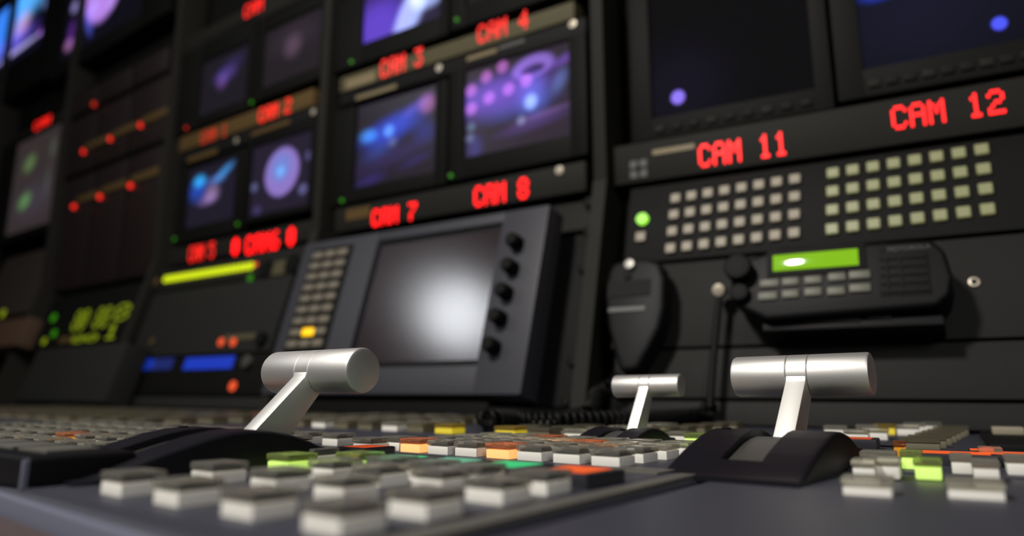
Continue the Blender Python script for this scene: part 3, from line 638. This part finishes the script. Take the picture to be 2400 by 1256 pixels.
# ------------------------------------------------------------------ keys
KX, KY, KH, KT = .0155, .0145, .0050, .0082
def keymesh(mat, name, sx=1., sy=1.): return MB().box(-KX / 2 * sx, KX / 2 * sx, -KY / 2 * sy, KY / 2 * sy, 0, KH, .0007, 2).mesh(name, mat)
def capmesh(mat, sx=1., sy=1.):
    e = .0005; mb = MB().box(-KX / 2 * sx - e, KX / 2 * sx + e, -KY / 2 * sy - e, KY / 2 * sy + e, KH + .0002, KT, .0009, 2); return mb.mesh('cap', mat)
FILM = MB().box(-KX / 2 + .0014, KX / 2 - .0014, -KY / 2 + .0014, KY / 2 - .0014, KH - .0002, KH + .0012).mesh('legend_film', M_FILM)
_k = {}
M_DULL = plain('dull_amber_grey_key', (.14, .125, .08), .5)
M_CAPD = clear('smoky_key_cap', (.7, .65, .5), .55, (.13, .12, .085))
KINDS = {'w': (M_WHITE, M_CAP), 'd': (M_DULL, M_CAPD), 'g': (M_LG, M_CAPG), 'o': (M_LO, M_CAPO), 'a': (M_LA, M_CAPO), 'y': (M_LY, M_CAPY)}
def key(parent, panel, x, y, kind='w', film=True, rot=0., sx=1., sy=1., z=0.):
    kk = (kind, sx, sy)
    if kk not in _k: _k[kk] = (keymesh(KINDS[kind][0], 'key', sx, sy), capmesh(KINDS[kind][1], sx, sy))
    o = bpy.data.objects.new('key', _k[kk][0]); COL.objects.link(o); o.parent = parent
    ox, oy, _z = OFF.get(parent.name, (0, 0, 0)); o.location = (x - ox, y - oy, z); o.rotation_euler = (0, 0, rot)
    if kind not in 'wd': o['label'] = {'g': 'lit lime green key', 'o': 'lit orange key', 'a': 'lit amber key', 'y': 'lit yellow key'}[kind]
    c = bpy.data.objects.new('cap', _k[kk][1]); COL.objects.link(c); c.parent = o
    if film and sx == 1 and sy == 1 and kind == 'w':
        f = bpy.data.objects.new('legend_film', FILM); COL.objects.link(f); f.parent = o
    return o
def plate(panel, name, label, x0, x1, y0, y1, mat=M_DESK, z=.0007):
    t = pthing(name, label, 'control panel', panel, (x0 + x1) / 2, y0, 'key panels on the console')
    MB().box(x0, x1, y0, y1, -.0002, z, .0004).build('plate', mat, t); return t
def litbutton(parent, panel, x, y, mat, s=.027, h=.0058, lbl=None):
    o = MB().box(x - s / 2, x + s / 2, y - s / 2, y + s / 2, 0, h, .0009).build('square_button', M_BLACK if 'button_black' not in bpy.data.materials else bpy.data.materials['button_black'], parent)
    MB().box(x - s * .37, x + s * .37, y - s * .37, y + s * .37, h - .0005, h + .0002).build('lit_top', mat, o, lbl)
    return o
plain('button_black', (.022, .022, .028), .4)
def cornerkey(parent, px, py, kind='w', **k):           # near-right corner of the key foot on the desk
    x, y = FF.hit(px, py); return key(parent, FF, x - KX / 2, y + KY / 2, kind, **k)
front = plate(FF, 'key_panel', 'near key panel in front of the left fader, with big white keys', -.168, .0015, -.008, .1235)
for i, x in enumerate((-.112, -.0755, -.037, .0)): key(front, FF, x - KX / 2, .0035 + KY / 2, rot=random.uniform(-.02, .02))
for i, x in enumerate((-.1205, -.0805, -.0445, -.0008)): key(front, FF, x - KX / 2, (.0405, .0405, .0405, .033)[i] + KY / 2, rot=random.uniform(-.02, .02))
for x, y, k in ((-.132, .082, 'g'), (-.0943, .0757, 'w'), (-.0643, .073, 'w'), (-.036, .076, 'w'), (-.0027, .0674, 'w')): key(front, FF, x - KX / 2, y + KY / 2, k, rot=random.uniform(-.02, .02))
for x, y, k in ((-.149, .1075, 'w'), (-.1138, .105, 'g'), (-.0856, .0985, 'w'), (-.060, .0965, 'w'), (-.0365, .096, 'w'), (-.0046, .093, 'w')): key(front, FF, x - KX / 2, y + KY / 2, k, rot=random.uniform(-.02, .02))
btn = plate(FF, 'button_panel', 'row of flat black buttons lit green and orange behind the near keys', -.135, .0015, .124, .186)
def bt(px, py, mat, lbl, s=.027):
    p = FF.hit(px, py); P2 = isect(px, py, Vector((0, 0, .0058)), Vector((0, 0, 1))) - FF.O
    litbutton(btn, FF, P2.dot(FF.X), P2.dot(FF.Y), mat, s, lbl=lbl)
bt(1350, 1100, M_ORANGE, 'orange lit top'); bt(1192, 1088, M_GREEN, 'green lit top'); bt(1052, 1079, M_GREENP, 'pale green lit top'); bt(928, 1071, M_GREEN, 'green lit top')
bt(858, 1046, M_ORANGED, 'dim orange lit top', .022)
for p_ in ((868, 1062), (935, 1058)): cornerkey(btn, *p_)
# low flat key by the edge sheen strip
x, y = FF.hit(1500, 1108); MB().box(x - .013, x + .013, y - .009, y + .009, 0, .0016, .0005).build('flat_key', M_DESKG, btn)
# middle key block
mid = plate(FF, 'key_panel', 'middle key block with scattered orange lit keys, beside the smallest fader', -.186, -.014, .187, .282)
lit = {(0, 0): 'o', (3, 0): 'o', (4, 2): 'o', (2, 3): 'o', (6, 2): 'w'}
for i in range(7):
    for j in range(4):
        x = -.165 + i * .0215; y = .192 + j * .0235
        key(mid, FF, x - KX / 2 + random.uniform(-.0008, .0008), y + KY / 2, lit.get((i, j), 'w'), film=(j < 2), rot=random.uniform(-.02, .02))
# back key field
back = plate(FF, 'key_panel', 'dense key field at the back of the console, with a few yellow keys', -.57, -.10, .330, .548)
yl = {}
for px, py, k in ((1150, 1016, 'y'), (1200, 1021, 'y'), (1075, 1016, 'y'), (1340, 1000, 'y'), (545, 974, 'a'), (1250, 1024, 'y')):
    q_ = FF.hit(px, py); yl[(round((q_[0] + .548) / .0325), round((q_[1] - .348) / .0305))] = k
print('lit', yl)
for i in range(14):
    for j in range(7):
        kp = fw(-.548 + i * .0325, .348 + j * .0305)
        if min((Vector((c_.x, c_.y, 0)) - kp).length for c_ in cl[::6]) < .0235: continue          # the cord lies in these gaps
        key(back, FF, -.548 + i * .0325 + random.uniform(-.001, .001), .348 + j * .0305, yl.get((i, j), 'wdd'[(i * 5 + j * 3) % 3]), film=False, sx=1.25, sy=1.1)
# far left fields
fl = plate(FF, 'key_panel', 'distant amber-tinted key field at the far left back of the console', -1.42, -.60, .236, .492)
for i in range(14):
    for j in range(7):
        key(fl, FF, -1.385 + i * .059, .258 + j * .035, 'a' if (j == 1 and i < 3) or (i, j) == (12, 5) else 'd', film=False, sx=2.3, sy=1.3)
nl = plate(FF, 'key_panel', 'key block to the left of the left fader, partly hidden by it', -.62, -.232, .050, .222)
for i in range(13):
    for j in range(5):
        k = 'a' if (i, j) in ((11, 1), (12, 1), (7, 1)) else 'w'
        key(nl, FF, -.606 + i * .0296, .068 + j * .034, k, film=True, rot=random.uniform(-.03, .03))
# raised black module at the front left
bx, by = FF.hit(52, 1150)
t = pthing('black_control_box', 'low raised black box at the left front edge, left of the near keys', 'control box', FF, bx - .06, by)
MB().box(bx - .16, bx, by, by + .040, -.0002, .0115, .0022, 3).build('body', M_BLACKS, t)
MB().box(bx - .0012, bx + .0010, by - .0010, by + .0012, 0, .0105, .0006).build('corner_glint', M_EDGE, t, 'blue-grey glint painted along the corner edge')  # added bar, its pale colour stands for light reflected at the corner
for k in range(4):
    MB().box(bx - .14 + k * .034, bx - .112 + k * .034, by + .010, by + .030, .0112, .0128, .0005).build('flat_key', M_DESKG, t)

# ------------------------------------------------------------------ fader levers (T-bars)
def tbar(label, endpx, depth, heading, scale, zoff=0., cover=True, roll=0.):
    h = math.radians(heading); X = Vector((math.cos(h), math.sin(h), 0)); Y = Vector((-math.sin(h), math.cos(h), 0))
    E = EYEP + ray(*endpx) * depth                           # right end of the grip
    ctr = E - X * (.0365 * scale); M = Matrix((X, Y, Vector((0, 0, 1)))).transposed().to_4x4(); M.translation = Vector((ctr.x, ctr.y, zoff))
    t = thing('fader_lever', label, 'fader', M, 'T-shaped fader levers on the console')
    s = scale; hz = E.z - zoff
    # housing: humped shell with a slot down the middle
    prof = [(-.128, 0), (-.128, .0020), (-.121, .0026), (-.115, .0042), (-.108, .0066), (-.098, .0099), (-.0877, .0127), (-.076, .0157), (-.066, .0174), (-.057, .0180), (-.046, .0173), (-.035, .0152), (-.026, .0122), (-.0195, .0095), (-.013, .0078), (-.0035, .0073), (-.0035, 0)]
    prof = [(a * s, b * s) for a, b in prof]; hw, sw = .0300 * s, .0090 * s
    def pz(y):
        for (a, b), (c, d) in zip(prof[1:-1], prof[2:-1]):
            if a <= y <= c: return b + (d - b) * (y - a) / (c - a)
        return prof[1][1]
    e = .0030 * s
    xs = [-hw, -hw + e * .08, -hw + e * .3, -hw + e * .6, -hw + e, -hw * .6, -sw - e * .35, -sw - e * .1, -sw, -sw + e * .02]; xs = xs + [-v for v in reversed(xs)]
    drop = {0: .55, 1: .33, 2: .13, 3: .03, 7: .03, 8: .14}
    ya, yb_ = -.1060 * s, -.0200 * s
    ys = sorted(set([prof[1][0] + (prof[-2][0] - prof[1][0]) * k / 60 for k in range(61)] + [ya, ya + .0003 * s, yb_, yb_ - .0003 * s]))
    mb = MB(); bm = mb.bm; G = []
    for y in ys:
        row = []
        for k, x in enumerate(xs):
            kk = min(k, len(xs) - 1 - k); inslot = ya < y < yb_; z = pz(y)
            if kk in (9,): z = z - .0052 * s if inslot else z
            elif kk in (7, 8): z = z - (drop[kk] * e if inslot else 0)
            else: z = z - drop.get(kk, 0) * min(e, z * .8)
            row.append(bm.verts.new((x, y, max(z, .0003 * s))))
        G.append(row)
    fs = [bm.faces.new((G[i][k], G[i][k + 1], G[i + 1][k + 1], G[i + 1][k])) for i in range(len(ys) - 1) for k in range(len(xs) - 1)]
    border = [G[0][k] for k in range(len(xs))] + [G[i][-1] for i in range(1, len(ys))] + [G[-1][k] for k in range(len(xs) - 2, -1, -1)] + [G[i][0] for i in range(len(ys) - 2, 0, -1)]
    low = [bm.verts.new((v.co.x, v.co.y, 0)) for v in border]
    for i in range(len(border)): fs.append(bm.faces.new((border[i], low[i], low[(i + 1) % len(low)], border[(i + 1) % len(low)])))
    fs.append(bm.faces.new(low)); bmesh.ops.recalc_face_normals(bm, faces=fs)
    mb.build('housing', M_BLACK, t)
    cv = [(a, b - .0034 * s) for a, b in prof if -.1060 * s <= a <= -.020 * s]
    mb = MB().prism(cv + [(a, b - .0014 * s) for a, b in reversed(cv)], -sw + .0006 * s, sw - .0006 * s, 0, 'YZ'); mb.build('slot_cover', M_SLOT if cover else M_BLACK, t)
    MB().cyl((-.022 * s, -.060 * s, .0178 * s), .0022 * s, .0012 * s, seg=16).build('screw', M_RUBBER, t)
    # arm
    w2 = .0052 * s; j = hz
    ap = [(-.0100 * s, j + .0028 * s), (-.0122 * s, j - .0030 * s), (-.0440 * s, .0115 * s), (-.0260 * s, .0062 * s), (-.0195 * s, .0125 * s), (-.0015 * s, j - .0106 * s), (.004 * s, j - .006 * s), (0, j)]
    MB().prism(ap, -w2, w2, .0005 * s, 'YZ').build('arm', M_ALUL, t)
    # grip: hub and two end rolls, thin grooves between
    r = .0113 * s; half = .0365 * s; g = .0057 * s
    def roll_(a, b_):
        c = .0016 * s; o = MB().lathe([(a, 0.0001), (a, r - c), (a + c * .3, r - c * .3), (a + c, r), (b_ - c, r), (b_ - c * .3, r - c * .3), (b_, r - c), (b_, 0.0001)], 'X', 64)
        return o
    def roll_in(a, b_, la, lb):
        c = .0016 * s; d = .0004 * s
        pr = [(a, .0001)] + ([(a, r - c), (a + c * .3, r - c * .3), (a + c, r)] if la else [(a, r - d), (a + d, r)])
        pr += ([(b_ - c, r), (b_ - c * .3, r - c * .3), (b_, r - c)] if lb else [(b_ - d, r), (b_, r - d)]) + [(b_, .0001)]
        return MB().lathe(pr, 'X', 64)
    for nm, (a, b_, la, lb) in (('grip_end', (-half, -g, 1, 0)), ('grip_end', (g, half, 0, 1))):
        o = roll_in(a, b_, la, lb).build(nm, M_ALU, t); o.location = (0, 0, hz)
        o.rotation_euler = (0, math.radians(roll), 0)
    o = roll_in(-g + .0002 * s, g - .0002 * s, 0, 0).build('grip_hub', M_ALU, t); o.location = (0, 0, hz); o.rotation_euler = (0, math.radians(roll), 0)
    return t
tbar('large T-shaped silver fader lever on the left, nearest the black box', (853, 868), .375, -8, 1.0)
tbar('large T-shaped silver fader lever on the right, on the console wing edge', (2046, 878), .394, -5, 1.0, zoff=-.0015, roll=-.8)
tbar('small blurred T-shaped silver fader lever between the two large ones', (1598, 904), .50, -4, .67, roll=-.8)

# ------------------------------------------------------------------ right wing keys
RW = flat(2100, 1100, 1)
wing = pthing('key_panel', 'key panel on the right wing with lime and orange lit keys', 'control panel', RW, 0, 0, 'key panels on the console')
x0, y0 = RW.hit(1960, 1170)
a_ = -.030; MB().box(-.020, .115, -.004, .16, -.0016, -.0006, .0003).build('plate', M_DESK, wing)
def wkey(px0, px1, py, kind='w', sy=1.0, dz=0.):
    xa, ya = RW.hit(px0, py); xb, yb = RW.hit(px1, py); ym = (ya + yb) / 2
    xa = RW.hit(px0, py)[0] + 0; P0 = isect(px0, py, RW.O + RW.Y * ym, RW.Y) - RW.O; P1 = isect(px1, py, RW.O + RW.Y * ym, RW.Y) - RW.O
    wd = (P1 - P0).dot(RW.X); return key(wing, RW, (P0 + P1).dot(RW.X) / 2, ym + KY * sy / 2, kind, film=True, sx=round(wd / KX, 3), sy=sy, z=-.0008 + dz)
wkey(1975, 2090, 1152, dz=-.0028); wkey(2222, 2356, 1160, dz=-.0028)
wkey(2146, 2208, 1120, 'g'); wkey(2114, 2162, 1096, 'g'); wkey(2000, 2052, 1122); wkey(2056, 2110, 1118); wkey(2232, 2280, 1107); wkey(2362, 2420, 1110); wkey(2284, 2345, 1124); wkey(2300, 2352, 1086); wkey(2020, 2100, 1098)
wkey(2096, 2122, 1068, 'a'); 
def wbtn(px, py, mat, wx, wy, nm):
    P2 = isect(px, py, Vector((0, 0, .005)), Vector((0, 0, 1))) - RW.O; x, y = P2.dot(RW.X), P2.dot(RW.Y)
    o = MB().box(x - wx / 2, x + wx / 2, y - wy / 2, y + wy / 2, -.0008, .005, .0008).build('square_button', bpy.data.materials['button_black'], wing)
    MB().box(x - wx * .42, x + wx * .42, y - wy * .38, y + wy * .38, .0047, .0052).build('lit_top', mat, o, 'orange lit top')
wbtn(2236, 1061, M_ORANGE, .036, .022, ''); wbtn(2385, 1063, M_ORANGE, .034, .022, ''); wbtn(2300, 1054, M_ORANGE, .012, .016, '')
for k in range(9):
    p = Vector(RW.hit(2205, 1052)).lerp(Vector(RW.hit(2286, 1008)), k / 8)
    key(wing, RW, p.x - .011, p.y + .006, 'd', film=False, sx=1.4, sy=.7, z=-.0022)
far = plate(RW, 'key_panel', 'small far key group behind the right fader with one yellow key', -.115, -.005, .17, .40, z=.0003)
for (px, py, k) in ((2074, 1018, 'y'), (1960, 1022, 'w'), (2035, 1020, 'w'), (2055, 1030, 'w'), (2130, 1020, 'w'), (2145, 1014, 'w'), (2010, 1034, 'w'), (2185, 1012, 'w')):
    x, y = RW.hit(px, py); key(far, RW, x, y, k, film=False)
P2 = isect(2000, 1028, Vector((0, 0, .0056)), Vector((0, 0, 1))) - RW.O
o = MB().box(P2.dot(RW.X) - .014, P2.dot(RW.X) + .014, P2.dot(RW.Y) - .014, P2.dot(RW.Y) + .014, 0, .006, .0008).build('square_button', bpy.data.materials['button_black'], far)
MB().box(P2.dot(RW.X) - .0105, P2.dot(RW.X) + .0105, P2.dot(RW.Y) - .0105, P2.dot(RW.Y) + .0105, .0055, .0062).build('lit_top', M_ORANGED, o, 'orange lit top')
# dark raised module with one pale key at the far right
x, y = RW.hit(2320, 1052)
t = pthing('black_control_box', 'low dark box at the far right of the wing with one pale key', 'control box', RW, x + .06, y)
MB().box(x, x + .14, y, y + .17, -.0018, .003, .001).build('body', M_UNIT, t)
x2, y2 = RW.hit(2328, 1028); MB().box(x2, x2 + .020, y2, y2 + .018, .003, .0085, .001).build('key', M_KEYB, t)
# lime lit key left of the right fader
x, y = FF.hit(1608, 1046)
lone = pthing('lime_key_block', 'single bright lime lit key between the small and right faders', 'key', FF, x + .008, y)
key(lone, FF, x + .008, y + .008, 'g', film=False, sx=1.1, sy=1.2)
key(lone, FF, x + .030, y + .010, 'w', film=False); key(lone, FF, x - .016, y + .024, 'w', film=False)
